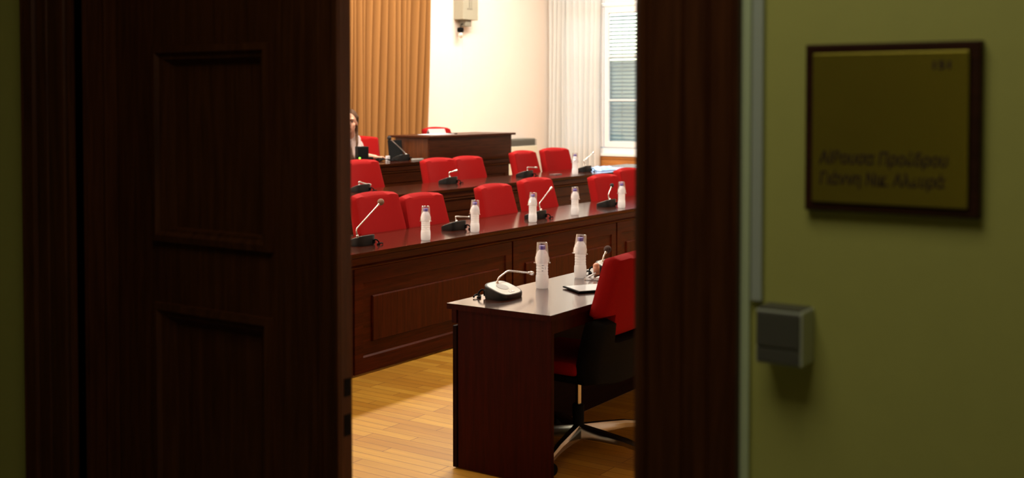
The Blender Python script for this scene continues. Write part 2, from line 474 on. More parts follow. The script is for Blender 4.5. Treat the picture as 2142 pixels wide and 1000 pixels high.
g = 'long desks of the tiered rows'
P1 = [(3.43, 5.07), (5.08, 6.745), (6.755, 8.27), (8.28, 9.90)]
row_desk('tiered_desk', 'long front-row wooden desk with raised panels and two frosted bottles at its near end', g, 3.40, 10.0, 4.557, 0, P1, (3.42, 5.06, 6.735, 8.26, 9.96))
P2 = [(5.33, 6.97), (6.98, 8.62), (8.63, 10.27), (10.28, 11.92)]
row_desk('tiered_desk', 'long wooden desk of the second row carrying the blue folder', g, 5.30, 12.0, 5.90, .15, P2, (5.32, 6.965, 8.61, 10.26, 11.96), wx='dais', wz='dais')
P3 = [(6.63, 7.73), (7.74, 9.05), (9.06, 10.45)]
row_desk('tiered_desk', 'dark wooden dais desk in front of the seated woman', g, 6.6, 10.48, 7.10, .30, P3, (6.62, 7.72, 9.04, 10.45), wx='dais', wz='dais')

# raised box on the dais
bx = thing('raised_lectern_box', 'dark wooden raised box desk on the dais in front of the cream wall', 'desk', (9.05, 7.10, 1.04))
B().box(0, 1.46, .012, .034, 0, .222, .002).build('front_board', 'dais', bx)
B().box(0, .022, .034, .45, 0, .222, .002).build('side_board', wood('box_side_wood', (.05, .012, .0025), (.11, .030, .006), 'Z', .4, .0, 1., .3), bx)
B().box(1.438, 1.46, .034, .45, 0, .222, .002).build('side_board', 'dais', bx)
B().box(-.035, 1.50, -.022, .52, .222, .245, .006).build('lid', 'dais', bx)

# ------------------------------------------------------------------ free-standing desk in front
dk = thing('desk', 'polished dark mahogany writing desk standing alone on the parquet', 'desk', (4.06, 2.547, 0))
edge_mat(B().box(-.003, 2.9, 0, .545, .715, .740).build('desktop', 'desk_top', dk), 'desk_z')
B().box(.018, .040, .010, .500, .004, .713, .0015).build('side_panel', 'desk_z', dk)
B().box(2.85, 2.872, .010, .500, .004, .713, .0015).build('side_panel', 'desk_z', dk)
B().box(.010, 2.88, .502, .528, .652, .713, .002).build('front_rail', 'desk_z', dk)
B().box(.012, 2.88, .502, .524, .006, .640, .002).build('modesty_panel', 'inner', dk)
B().box(.042, 2.848, .012, .032, .655, .713, .001).build('apron', 'desk_z', dk)

# ------------------------------------------------------------------ chairs
def slab(zlo, ztop, half, ycen, thick, ns=24, nt=18, corner=.055, edge=.5):
    b = B()
    S = [-1+2*i/ns for i in range(ns+1)]; T = [i/nt for i in range(nt+1)]
    # concentrate samples near the rims
    S = [math.sin(s*PI/2)*.35+s*.65 for s in S]; T = [.5-.5*math.cos(t*PI)*.35-.5*(1-2*t)*.65 if False else t for t in T]
    fr, bk = [], []
    for t in T:
        ra, rb = [], []
        for s in S:
            z0, z1 = zlo(s), ztop(s)
            z = z0+(z1-z0)*t
            hw = half(z)
            # rounded upper corners
            x = s*hw
            th = thick*max(0., 1-abs(s)**18)**.45*max(0., 1-abs(2*t-1)**26)**.45
            yc = ycen(z)+.032*s*s
            ra.append(b.bm.verts.new((x, yc+th, z))); rb.append(b.bm.verts.new((x, yc-th, z)))
        fr.append(ra); bk.append(rb)
    for i in range(nt):
        for j in range(ns):
            b.bm.faces.new((fr[i][j], fr[i][j+1], fr[i+1][j+1], fr[i+1][j]))
            b.bm.faces.new((bk[i][j+1], bk[i][j], bk[i+1][j], bk[i+1][j+1]))
    bmesh.ops.remove_doubles(b.bm, verts=b.bm.verts, dist=.0004)
    # close the rim
    es = [e for e in b.bm.edges if e.is_boundary]
    if es:
        try: bmesh.ops.holes_fill(b.bm, edges=es, sides=0)
        except Exception: pass
    return b
def ss(a, b_, x):
    t = min(1., max(0., (x-a)/(b_-a))); return t*t*(3-2*t)
yc = lambda z: -.205-.26*(z-.5)
half = lambda z: .256-.024*(z-.66)/.32
ztop = lambda s: .988-.017*s*s-.014*(max(0., abs(s)-.93)/.07)**2
zlow = lambda s: .594+(.695-.594)*ss(.56, .66, abs(s))
def chair_base_leg(a):
    b = B()
    pts = [(.02, .098), (.14, .098), (.27, .093), (.385, .075)]
    w = [.026, .024, .020, .014]; h = [.030, .022, .016, .012]
    rg = []
    for (r, z), ww, hh in zip(pts, w, h):
        P = []
        for u, v in ((-1, -1), (1, -1), (1, .3), (.55, 1), (-.55, 1), (-1, .3)):
            lx, ly, lz = r, u*ww, z+v*hh
            P.append((lx*math.cos(a)-ly*math.sin(a), lx*math.sin(a)+ly*math.cos(a), lz))
        rg.append(b.ring(P))
    for p, q in zip(rg, rg[1:]): b.bridge(p, q)
    b.cap(rg[0], True); b.cap(rg[-1])
    return b
def make_chair(label, loc, rz, group):
    r = thing('office_chair', label, 'chair', loc, rz, group)
    slab(zlow, ztop, half, yc, .044).build('backrest', 'red', r, angle=50)
    half2 = lambda z: half(max(z, .62))*(.93+.07*ss(.36, .62, z))+.004
    slab(lambda s: .375+.02*s*s, lambda s: zlow(s)-.004, half2, lambda z: yc(max(z, .48))-.004, .056).build('back_shell', 'blackp', r, angle=50)
    b = B().box(-.25, .25, -.135, .27, .412, .470, .028, 4); b.build('seat', 'red', r, angle=40)
    B().box(-.22, .22, -.16, .22, .372, .411, .018, 3).build('seat_pan', 'blackp', r, angle=40)
    B().lathe([(.014, .21), (.014, .372)], 16).build('gas_lift', 'chrome', r, angle=40)
    B().lathe([(.027, .12), (.027, .22), (.022, .225)], 18).build('lift_sleeve', 'blackp', r, angle=40)
    B().lathe([(.032, .058), (.034, .065), (.034, .122), (.028, .126)], 20).build('hub', 'steel', r, angle=40)
    for k in range(5):
        a = math.radians(192+72*k)
        chair_base_leg(a).build('base_leg', 'steel', r, angle=35)
        cx, cy = .385*math.cos(a), .385*math.sin(a)
        m = Matrix.Rotation(a+.8, 3, 'Z') @ Matrix.Rotation(PI/2, 3, 'Y')
        b = B().lathe([(.012, -.022), (.026, -.022), (.030, -.018), (.030, -.004), (.020, -.003), (.020, .003), (.030, .004), (.030, .018), (.026, .022), (.012, .022)], 20, (cx, cy, .030), True, True, m.to_3x3())
        b.box(cx-.008, cx+.008, cy-.008, cy+.008, .03, .072)
        b.build('caster', 'blackp', r, angle=40)
    return r
gc = 'red upholstered office chairs'
front = make_chair('red office chair with black back shell and star base, pulled up to the free-standing desk', (4.600, 2.735, 0), math.radians(0), gc)
for c in front.children:
    if c.name in ('backrest', 'back_shell'): c.location.z = -.014
def row_chair(xc, ytop, zf, yaw, dz, label):
    # facing -Y, ytop is where the top of the backrest stands
    a = PI+yaw
    hx = xc-math.sin(a)*.325; hy = ytop+math.cos(a)*.325
    r = dup(front, (hx, hy, zf), a, label, gc)
    for c in r.children:
        if c.name.split('.')[0] in ('backrest', 'back_shell', 'seat', 'seat_pan'): c.location.z = dz
        if c.name.split('.')[0] in ('base_leg', 'caster'): c.scale = (.88, .88, 1); c.rotation_euler.z = math.radians(6)
    return r
row_chair(6.045, 5.27, 0, 0, .021, 'red chair behind the front-row desk at the end nearest the dark door')
row_chair(6.562, 5.27, 0, 0, -.020, 'red chair behind the first frosted bottle of the front-row desk')
row_chair(7.45, 5.25, 0, .04, -.006, 'red chair behind the front-row desk with a bottle overlapping its left side')
row_chair(8.12, 5.29, 0, 0, .004, 'red chair in the front row directly behind the bottle with the tilted cup')
row_chair(9.19, 5.24, 0, 0, -.022, 'red front-row chair behind the upright black-tipped microphone')
row_chair(9.78, 5.30, 0, 0, .006, 'red front-row chair cut off by the right door post, behind the last bottle')
row_chair(7.55, 6.74, .15, 0, -.012, 'red second-row chair just below the seated woman')
row_chair(8.555, 6.66, .15, 0, -.035, 'red second-row chair below the raised dais box, left of two touching')
row_chair(9.07, 6.70, .15, 0, -.040, 'red second-row chair below the raised dais box, right of two touching')
row_chair(10.03, 6.68, .15, .05, -.02, 'red second-row chair below the corner of the fan coil unit')
row_chair(10.66, 6.68, .15, -.10, -.012, 'red second-row chair beside the cupped bottle, in front of the sheer curtain')
row_chair(9.10, 8.13, .30, -.80, -.02, 'red chair behind the seated woman against the orange curtain')
row_chair(10.42, 8.12, .30, 0, .05, 'red chair mostly hidden behind the raised dais box, only its top showing')

# ------------------------------------------------------------------ microphones
def mic(label, loc, yaw, pts, head, group, face='silverp', hr=.016, cable=True):
    r = thing('desk_microphone', label, 'microphone', loc, yaw, group)
    n = 44
    def outline(sc, dy=0.):
        P = []
        for i in range(n):
            a = 2*PI*i/n; c, s = math.cos(a), math.sin(a); e = .55
            P.append((.086*sc*math.copysign(abs(c)**e, c), .066*sc*math.copysign(abs(s)**e, s)+dy))
        return P
    zt = lambda y: .044-.34*y            # top slopes down towards the speaker (+y)
    b = B()
    r0 = b.ring([(x*.97, y*.97, 0) for x, y in outline(1)]); r1 = b.ring([(x, y, .006) for x, y in outline(1)])
    r2 = b.ring([(x, y, zt(y)-.004) for x, y in outline(1)]); r3 = b.ring([(x, y, zt(y)) for x, y in outline(.965)])
    b.bridge(r0, r1); b.bridge(r1, r2); b.bridge(r2, r3); b.cap(r0, True); b.cap(r3)
    b.build('base', 'blackm', r, angle=35)
    b = B()
    r0 = b.ring([(x, y, zt(y)-.001) for x, y in outline(.90, .002)]); r1 = b.ring([(x, y, zt(y)+.0015) for x, y in outline(.89, .002)])
    b.bridge(r0, r1); b.cap(r1)
    fp = b.build('face_plate', face, r, angle=35)
    if face == 'silverp':
        b = B(); q = []
        for i in range(28):
            a = 2*PI*i/28; q.append((.034*math.cos(a), -.006+.027*math.sin(a)))
        r0 = b.ring([(x, y, zt(y)+.001) for x, y in q]); r1 = b.ring([(x*.97, y, zt(y)+.0028) for x, y in q]); b.bridge(r0, r1); b.cap(r1)
        b.build('speaker_grille', 'greyp', fp)
        b = B()
        y0, y1 = .038, .050
        for xa in (-.018, .001):
            b.loops([(xa, xa+.016, y0, y1, .001), (xa+.001, xa+.015, y0+.001, y1-.001, .0032)], lambda a, c, d: Vector((a, c, zt(c)+d)))
        b.build('button', 'capw', fp)
    P = [Vector(p) for p in pts]
    root = P[0]; root.z = zt(root.y)-.004
    path = []; rad = []
    d01 = (P[1]-P[0])
    path += [P[0], P[0]+d01*.30, P[0]+d01*.34]; rad += [.0085, .0075, .0042]
    for i in range(1, len(P)-1):
        a, c, e = P[i-1], P[i], P[i+1]
        la = min(.02, (a-c).length*.35); lc = min(.02, (e-c).length*.35)
        A = c+(a-c).normalized()*la; E_ = c+(e-c).normalized()*lc
        for t in (0, .25, .5, .75, 1):
            path.append(A*(1-t)**2+c*2*t*(1-t)+E_*t*t); rad.append(.0042)
    dl = (P[-1]-P[-2]).normalized()
    path += [P[-1]-dl*.024, P[-1]-dl*.020, P[-1]]; rad += [.0042, .0072, .0072]
    B().tube(path, rad, 12).build('gooseneck', 'chrome', r, angle=35)
    if head == 'tip':
        rot = dl.to_track_quat('Z', 'Y').to_matrix()
        B().lathe([(.006, -.012), (.0095, -.004), (.0105, .006), (.0095, .013), (.004, .017)], 16, P[-1], True, True, rot).build('capsule', 'chrome', r, angle=40)
    else:
        B().sphere(P[-1]+dl*.006, hr, 20, 14, (1, 1, 1.08), dl.to_track_quat('Z', 'Y').to_matrix().to_4x4()).build('windscreen', head, r, True)
    if cable:
        c = [(.045, -.060, .024), (.050, -.082, .034), (.062, -.094, .022), (.075, -.088, .006), (.092, -.080, .005), (.085, -.070, .005), (.066, -.084, .005), (.050, -.096, .006), (.070, -.106, .012), (.100, -.096, .006)]
        # smooth
        q = []
        for i in range(len(c)-1):
            p0 = Vector(c[max(0, i-1)]); p1 = Vector(c[i]); p2 = Vector(c[i+1]); p3 = Vector(c[min(len(c)-1, i+2)])
            for t in (0, .25, .5, .75):
                q.append(.5*((2*p1)+(p2-p0)*t+(2*p0-5*p1+4*p2-p3)*t*t+(3*p1-p0-3*p2+p3)*t**3))
        q.append(Vector(c[-1]))
        B().tube(q, .0042, 8).build('cable', 'blackp', r, True)
        B().box(.040, .062, -.070, -.058, .008, .034, .003).build('plug', 'blackp', r)
    return r
gm = 'conference microphones on the desks'
mic('microphone with long bent neck and large brown foam at the dark door', (5.40, 4.79, .74), 0, [(-.075, -.045, .05), (-.092, -.045, .108), (.137, -.045, .256)], 'foam_t', gm, hr=.021)
mic('microphone with low sideways neck between the first two bottles of the front row', (6.405, 4.82, .74), 0, [(-.022, -.045, .042), (-.045, -.045, .100), (.135, -.045, .078)], 'foam_d', gm, hr=.017)
mic('silver-tipped microphone half hidden behind the front-row bottle with tilted cup', (7.36, 4.76, .74), 0, [(.015, -.045, .051), (-.020, -.045, .115), (.150, -.045, .222)], 'tip', gm)
mic('microphone standing upright with black foam at the right end of the front row', (8.53, 4.80, .74), 0, [(-.012, -.045, .05), (-.052, -.045, .10), (.012, -.045, .176)], 'foam_b', gm, hr=.017)
mic('second-row microphone with downward silver tip at the left, by the dark door', (7.13, 6.33, .89), 0, [(-.050, -.045, .038), (-.070, -.045, .090), (.070, -.045, .055)], 'tip', gm)
mic('second-row microphone with level silver tip, in front of two touching chairs', (8.26, 6.28, .89), 0, [(-.026, -.045, .043), (-.050, -.045, .105), (.062, -.045, .116)], 'tip', gm)
mic('second-row microphone with silver tip below the corner of the fan coil unit', (9.42, 6.22, .89), 0, [(-.010, -.045, .036), (-.026, -.045, .098), (.14, -.045, .085)], 'tip', gm)
mic('second-row microphone beside the blue folder with a long thin raised neck', (10.46, 6.16, .89), 0, [(-.030, -.045, .048), (-.080, -.045, .115), (.125, -.045, .195)], 'tip', gm)
mic('dais microphone with black ball foam leaning left towards the woman', (8.87, 7.33, 1.04), 0, [(.030, -.045, .041), (.000, -.045, .090), (-.225, -.045, .228)], 'foam_b', gm, hr=.021)
mic('microphone with silver face plate on the near corner of the writing desk', (4.322, 2.968, .74), PI, [(-.010, -.045, .059), (-.024, -.045, .082), (-.100, -.045, .106), (-.300, -.045, .070)], 'tip', gm)
mic('microphone with big dark round foam behind the front red chair', (5.235, 2.915, .74), PI, [(.016, -.045, .06), (.0, -.045, .09), (-.035, -.045, .114)], 'foam_d', gm, hr=.020)

# ------------------------------------------------------------------ bottles and cups
def bottle_profile():
    pr = [(.020, .001), (.0285, .002), (.0305, .008), (.0312, .016), (.0312, .045), (.0305, .058), (.0292, .064)]
    for k in range(4):
        z = .068+k*.0135
        pr += [(.0272, z), (.0286, z+.004), (.0286, z+.008), (.0268, z+.012)]
    pr += [(.0300, .128), (.0310, .136), (.0308, .150), (.0285, .163), (.0215, .176), (.0150, .184), (.0138, .187), (.0138, .192)]
    return pr
proto = {}
def bottle(label, loc, cup_label, tilt=(0, 0), capm='cap', group='frosted water bottles', marks=False):
    x, y, z = loc
    if 'b' not in proto or capm != 'cap' or marks:
        r = thing('water_bottle', label, 'bottle', loc, 0, group)
        B().lathe(bottle_profile(), 30).build('bottle_body', 'bottle', r, angle=60)
        c = B().lathe([(.0150, .187), (.0160, .1885), (.0160, .203), (.0148, .2050)], 24).build('cap', capm, r, angle=40)
        if marks:
            b = B()
            for a, zz, w, h in ((215, .112, .20, .003), (228, .112, .12, .003), (212, .100, .10, .004), (222, .098, .14, .003), (245, .093, .06, .014), (216, .086, .22, .003)):
                a = math.radians(a); R = .0292
                v = [b.bm.verts.new((R*math.cos(a+s*w/2), R*math.sin(a+s*w/2), zz+t*h)) for s, t in ((-1, 0), (1, 0), (1, 1), (-1, 1))]
                b.bm.faces.new(v)
            b.build('printed_mark', plain('label_ink', (.10, .13, .22), .5, noise=.3), r)
        if capm == 'cap' and not marks: proto['b'] = r
    else:
        r = dup(proto['b'], loc, random.uniform(0, 6), label, group)
    if cup_label:
        if 'c' not in proto:
            o = B().lathe([(.0372, 0), (.0402, .0005), (.0402, .0035), (.0362, .0050), (.0345, .030), (.0315, .033), (.0300, .050), (.0262, .0975), (.0256, .0990), (.0250, .0975), (.0290, .050), (.0306, .034), (.0334, .030), (.0350, .0040), (.0360, .0012)], 32, (0, 0, 0), False, False)
            o.lathe([(.0010, .0965), (.0240, .0965), (.0256, .0990), (.0245, .0978)], 32, (0, 0, 0), True, False)
            o = o.build('plastic_cup', 'cup', None, angle=50); proto['c'] = o
        else:
            o = proto['c'].copy(); COL.objects.link(o)
        o.location = (x-.035*tilt[1], y+.035*tilt[0], z+.1215); o.rotation_euler = (tilt[0], tilt[1], 0)
        tag(o, cup_label, 'cup', 'clear cups turned over the bottles')
    return r
bottle('bottle with printed marks standing alone beside the silver microphone on the writing desk', (4.634, 2.958, .74), 'clear cup set straight over the bottle nearest the silver microphone', (0, 0), marks=True)
bottle('bottle on the writing desk next to the red chair, with a crooked cup', (5.019, 2.974, .74), 'clear cup sitting crooked over the bottle next to the front red chair', (.05, .07))
bottle('bottle on the front-row desk in front of the second red chair', (5.813, 4.600, .74), 'clear cup over the front-row bottle nearest the dark door', (0, .01))
bottle('bottle on the front-row desk beside the low sideways microphone', (6.36, 4.605, .74), 'clear cup slightly tilted over the second front-row bottle from the dark door', (.02, .06))
bottle('bottle on the front-row desk hiding part of a silver-tipped microphone', (7.123, 4.63, .74), 'clear cup clearly tilted over the bottle hiding a silver-tipped microphone', (.04, .085))
bottle('bottle on the front-row desk in the wide gap between the chairs', (7.755, 4.645, .74), 'clear cup level over the front-row bottle in the gap between the chairs', (0, -.02))
bottle('bottle at the right end of the front-row desk beside the door post', (8.470, 4.62, .74), 'clear cup over the bottle beside the right door post', (0, -.06))
bottle('pale-capped bottle on the second-row desk by the sheer curtain', (9.975, 5.975, .89), 'clear cup over the second-row bottle by the sheer curtain', (0, .02))

# ------------------------------------------------------------------ things on the desks
t = thing('tablet', 'thin tablet lying face up beside the front red chair', 'tablet', (4.745, 2.735, .74), math.radians(-33))
B().box(-.125, .125, -.088, .088, .004, .011, .003).build('tablet_body', 'blackp', t)
B().box(-.116, .116, -.080, .080, .0108, .0116).build('tablet_screen', 'tabscreen', t)
t = thing('pen', 'white pen resting across a clear lid beside the tablet', 'pen', (5.035, 2.915, .7572), math.radians(14))
B().lathe([(.0015, -.07), (.004, -.06), (.0045, -.05), (.0045, .06), (.003, .065)], 12, (0, 0, 0), True, True, Matrix.Rotation(PI/2, 3, 'Y')).build('pen_barrel', 'capw', t, angle=40)
B().box(.02, .062, -.0012, .0012, .0045, .0065).build('pen_clip', 'chrome', t)
tag(B().lathe([(.030, 0), (.033, .002), (.033, .011), (.030, .012), (.029, .003)], 28, (4.985, 2.895, .74)).build('clear_lid', 'cup', None, angle=40), 'clear round plastic lid on the writing desk under the pen', 'lid')
tag(B().box(4.975, 5.02, 2.835, 2.858, .740, .760, .005, 3).build('white_eraser', 'capw', None, angle=40), 'small white block on the writing desk against the red chair', 'block')
b = B().capsule((5.118, 2.935, .756), (5.118, 2.938, .790), .016, .017)
tag(b.build('small_round_object', 'peach', None, True), 'small peach-coloured rounded object beside the dark foam microphone', 'object')
tag(B().box(9.80, 9.93, 6.10, 6.17, .890, .899, .003, 3).build('phone', 'phone', None, angle=40), 'dark phone lying on the second-row desk in front of a red chair', 'phone')
# folder
b = B(); nx, ny = 14, 8
gr = []
for i in range(nx+1):
    row = []
    for j in range(ny+1):
        x = -.17+.34*i/nx; y = -.115+.23*j/ny
        e = min(1, min(i, nx-i)/1.5, min(j, ny-j)/1.5)
        row.append(b.bm.verts.new((x+.01*math.sin(j*1.3), y+.008*math.sin(i), .004+e*(.026+.010*math.sin(i*.9+j*.7)+.008*math.cos(j*1.7-i*.5)))))
    gr.append(row)
for i in range(nx):
    for j in range(ny): b.bm.faces.new((gr[i][j], gr[i+1][j], gr[i+1][j+1], gr[i][j+1]))
lo = b.ring([(-.17, -.115, 0), (.17, -.115, 0), (.17, .115, 0), (-.17, .115, 0)]); b.cap(lo, True)
fo = b.build('plastic_folder', 'blue', None, True); fo.location = (10.80, 6.13, .89); fo.rotation_euler.z = -.15
tag(fo, 'crumpled light blue plastic folder on the second-row desk near the window', 'folder')
tag(B().box(11.00, 11.26, 6.05, 6.24, .890, .897, .001).build('paper_stack', 'lilac'), 'lilac papers on the second-row desk right of the blue folder', 'papers')
# dais
t = thing('computer_box', 'black upright box with a green light in front of the seated woman', 'computer', (8.39, 7.42, 1.04), math.radians(-30))
B().box(-.055, .055, -.045, .045, .004, .155, .006, 3).build('case', 'matte', t, angle=40)
B().box(-.045, -.029, -.0475, -.0445, .038, .052, .001).build('indicator_light', 'led', t)
B().box(-.05, .05, -.05, .05, 0, .006).build('foot', 'blackp', t)
B().lathe([(.010, 0), (.010, .002)], 16, (.0555, 0, .04), True, True, Matrix.Rotation(PI/2, 3, 'Y')).build('button', 'greyp', t)
tag(B().box(8.52, 8.62, 7.47, 7.56, 1.04, 1.085, .008, 3).build('flat_black_box', 'matte', None, angle=40), 'low flat black box on the dais by the woman\'s hand', 'box')
t = thing('tilted_screen', 'black tilted screen behind the dais microphone beside the raised box', 'screen', (8.93, 7.44, 1.04), math.radians(-28))
t2 = B().box(-.075, .075, -.008, .008, .01, .205, .004).build('screen_panel', 'matte', t); t2.rotation_euler = (-.22, 0, 0)
B().box(-.055, .055, -.03, .055, 0, .012, .003).build('screen_base', 'blackp', t)
tag(B().box(8.745, 8.785, 7.40, 7.425, 1.04, 1.09, .003).build('white_adapter', 'capw'), 'small white upright block left of the dais microphone', 'block')
rc = B().box(-.065, .065, -.022, .022, 0, .022, .006, 3).build('grey_remote', 'greyp', None, angle=40); rc.location = (8.965, 7.195, 1.04); rc.rotation_euler.z = -.2
tag(rc, 'small grey object at the foot of the raised dais box', 'remote')
q = []
for i in range(60):
    s = i/59
    q.append((8.60+.22*s+.02*math.sin(s*23), 7.36+.09*math.sin(s*9)+.02*math.cos(s*31), 1.046+.014*abs(math.sin(s*14))))
tag(B().tube(q, .0045, 7).build('cable_tangle', 'blackp', None, True), 'tangled black cable lying between the hand and the dais microphone', 'cable')
t = thing('paper_sheet', 'white papers lying on the raised dais box', 'papers', (9.50, 7.36, 1.285), .1)
B().box(-.19, .17, -.11, .12, 0, .004).build('sheet', 'paper', t)
t = thing('name_card', 'pale folded name card standing on the raised dais box', 'card', (9.60, 7.45, 1.289), -.30)
b = B().prism([(-.03, 0), (-.027, 0), (0, .047), (.027, 0), (.03, 0), (.001, .052), (-.001, .052)], lambda a, z, h: Vector((h, a, z)), -.105, .105)
b.build('folded_card', 'card', t)
tag(B().box(9.69, 9.77, 7.30, 7.36, 1.2845, 1.296, .003).build('dark_pen_case', 'blackm'), 'small dark object lying right of the name card', 'case')

# ------------------------------------------------------------------ curtains, wall fittings, window
def drape(name, mat, label, a0, a1, z0, z1, f, depth, folds, seed, taper=0., cat='curtain', flare=0.):
    rnd = random.Random(seed)
    n = folds*14; m = 30
    ph = [rnd.uniform(.65, 1.35) for _ in range(folds+2)]
    cum = [0.]
    for p in ph: cum.append(cum[-1]+p)
    tot = cum[folds]
    amp = [rnd.uniform(.55, 1.1) for _ in range(folds+2)]
    b = B(); G = []
    for i in range(n+1):
        s = i/n*tot
        k = max(j for j in range(folds+1) if cum[j] <= s+1e-9); k = min(k, folds-1)
        u = (s-cum[k])/(cum[k+1]-cum[k])
        col = []
        for j in range(m+1):
            t = j/m; z = z0+(z1-z0)*t
            a = a0+(a1-a0)*i/n
            a += (a1-a0)*taper*(i/n)*((1-t)**1.0)
            w = amp[k]*abs(math.sin(PI*u))**.75*(1+.15*math.sin(3*t+k))
            col.append(b.bm.verts.new(f(a+.012*math.sin(5*t+k), depth*w, z)))
        G.append(col)
    for i in range(n):
        for j in range(m): b.bm.faces.new((G[i][j], G[i+1][j], G[i+1][j+1], G[i][j+1]))
    o = b.build(name, mat, None, True)
    md = o.modifiers.new('solid', 'SOLIDIFY'); md.thickness = .003
    return tag(o, label, cat)
drape('curtain', 'orange', 'heavy orange pleated curtain hanging on the wall behind the seated woman', 8.6, 11.46, .30, 4.45, lambda a, d, z: Vector((a, 9.09-d, z)), .15, 26, 3, taper=-.055)
drape('sheer_curtain', 'sheer', 'translucent white sheer curtain hanging beside the shuttered window', 8.195, 9.08, .16, 4.45, lambda a, d, z: Vector((14.40-d, a, z)), .11, 10, 5)

fc = thing('fan_coil_unit', 'cream fan coil unit with grey grille standing against the wall behind the dais box', 'heater', (12.6, YB, .30))
B().box(0, 1.23, -.22, -.003, .0, .70, .01).build('cabinet', 'fan', fc)
b = B()
for k in range(4): b.box(.01, 1.22, -.216+.0, -.02, .708+k*.022, .718+k*.022, .002)
b.box(.02, 1.20, -.20, -.03, .70, .80)
b.build('grille', 'fangr', fc)

w = thing('wall_unit', 'beige metal box on the cream wall with a hanging black lamp holder below', 'wall unit', (12.30, YB, 2.70))
B().box(-.165, .165, -.16, -.002, 0, .75, .006).build('case', 'wallbox', w)
b = B().box(-.075, .035, -.166, -.158, .135, .150, .002).box(-.075, .035, -.166, -.158, .305, .320, .002).box(-.035, -.015, -.164, -.158, .150, .420, .002).box(.01, .025, -.162, -.158, .15, .305)
b.build('hinge_bracket', 'wallbox_d', w)
B().box(-.070, .060, -.13, -.03, -.085, 0, .008).build('stub', 'wallbox_d', w)
h = B().lathe([(.034, -.165), (.042, -.155), (.042, -.112), (.034, -.104)], 20, (-.118, -.08, 0)).tube([(-.118, -.08, -.105), (-.10, -.08, -.06), (-.07, -.08, -.05)], .006, 8).build('lamp_holder', 'blackp', w, angle=40)
B().sphere((-.118, -.08, -.205), .036, 18, 12, (1, 1, 1.15)).build('bulb', 'bulb', h, True)
struct(B().box(12.325, 12.338, YB-.006, YB, 1.30, 2.70, .002).build('trim_8', 'cream'))

# window
win = B().box(XW+.02, XW+.10, W0, W0+.05, WZ0, WZ1).box(XW+.02, XW+.10, W1-.05, W1, WZ0, WZ1).box(XW+.02, XW+.10, W0, W1, WZ1-.05, WZ1).box(XW+.01, XW+.10, W0, W1, 2.985, 3.03, .008).box(XW+.015, XW+.10, W0, W1, WZ0+.02, .955, .006).box(XW-.06, XW+.10, W0, W1, WZ0-.02, WZ0+.02, .008).build('window_1', 'white')
struct(win)
wsd = (W1-W0)/3
for k in range(3):
    y0 = W0+wsd*k; y1 = y0+wsd
    for z0, z1, bars in ((.965, 2.98, (1.643, 2.270)), (3.035, WZ1-.05, ())):
        s = B().box(XW+.005, XW+.055, y0+.008, y0+.074, z0, z1, .006).box(XW+.005, XW+.055, y1-.074, y1-.008, z0, z1, .006)
        s.box(XW+.005, XW+.055, y0+.07, y1-.07, z0, z0+.085, .006).box(XW+.005, XW+.055, y0+.07, y1-.07, z1-.09, z1, .006)
        for bz in bars: s.box(XW+.008, XW+.050, y0+.07, y1-.07, bz-.012, bz+.012, .004)
        so = s.build('sash', 'white', win)
        B().box(XW+.028, XW+.032, y0+.07, y1-.07, z0+.08, z1-.085).build('pane', 'glass', so)
# timber below the sill
struct(B().box(XW-.035, XW, 6.3, 8.60, .80, .84, .006).box(XW-.028, XW, 6.3, 8.60, 0.05, .775, .004).box(XW-.02, XW, 6.3, 8.6, .775, .80).build('trim_9', 'honey'))
struct(B().box(XW-.045, XW, 6.3, 8.60, .84, .862, .004).build('trim_10', 'white'))

# outside venetian blind
bl = thing('venetian_blind', 'pale slatted blind hanging outside the tall window', 'blind', (XW+.20, (W0+W1)/2, 0))
b = B(); z = WZ0+.03
while z < WZ1-.06:
    a = math.radians(30 if z > 2.20 else 46)      # the upper slats stand open, the lower ones are nearly shut
    hw = .031
    c, s = math.cos(a)*hw, math.sin(a)*hw
    pr = [(-c, -s), (0, .006), (c, s), (c, s+.0015), (0, .0075), (-c, -s+.0015)]
    b.prism(pr, lambda p, q_, h, z=z: Vector((p, h, z+q_)), -(W1-W0)/2+.015, (W1-W0)/2-.015)
    z += .0545
b.build('slats', 'slat', bl)
b = B()
for yy in (-.75, -.30, .12, .30, .75): b.tube([(-.031, yy, WZ0+.02), (-.031, yy, WZ1-.06)], .0025, 6)
b.build('ladder_cords', 'greyp', bl)
B().box(-.035, .035, -(W1-W0)/2+.01, (W1-W0)/2-.01, WZ1-.06, WZ1-.005, .004).build('head_rail', 'slat', bl)

# outdoors
struct(B().box(XW+.3, 60, -40, 60, -1.2, -1.0).build('ground_outside', 'gravel'))
tag(B().box(24., 25., -5, 35, -1, 2.52, .02).build('garden_wall', 'facade'), 'grey-green garden wall seen through the blind', 'wall')

# ------------------------------------------------------------------ the seated woman
pw = thing('person', 'seated woman with tied-back brown hair in white lace blouse, hand on the dais desk', 'person', (8.78, 7.92, .30))
def W(x, y, z): return Vector((x-8.78, y-7.92, z-.30))
fd = Vector((-.80, -.60, 0)); lf = Vector((.60, -.80, 0)); upv = Vector((0, 0, 1))
hc = W(8.527, 7.702, 1.425)
HR = Matrix((lf, -fd, upv)).transposed().to_4x4()        # head axes: x = her left, -y = forward
def hp(x, y, z): return hc+lf*x+fd*y+upv*z
hips = W(8.737, 8.017, .89); waist = W(8.697, 7.947, 1.03); chest = W(8.657, 7.847, 1.16); neck0 = W(8.612, 7.767, 1.265)
shL = W(8.630, 7.715, 1.250); shR = W(8.517, 7.907, 1.245)
elL = W(8.585, 7.645, 1.10); haL = W(8.747, 7.562, 1.075)
elR = W(8.417, 7.697, 1.10); haR = W(8.240, 7.560, 1.075)
b = B()
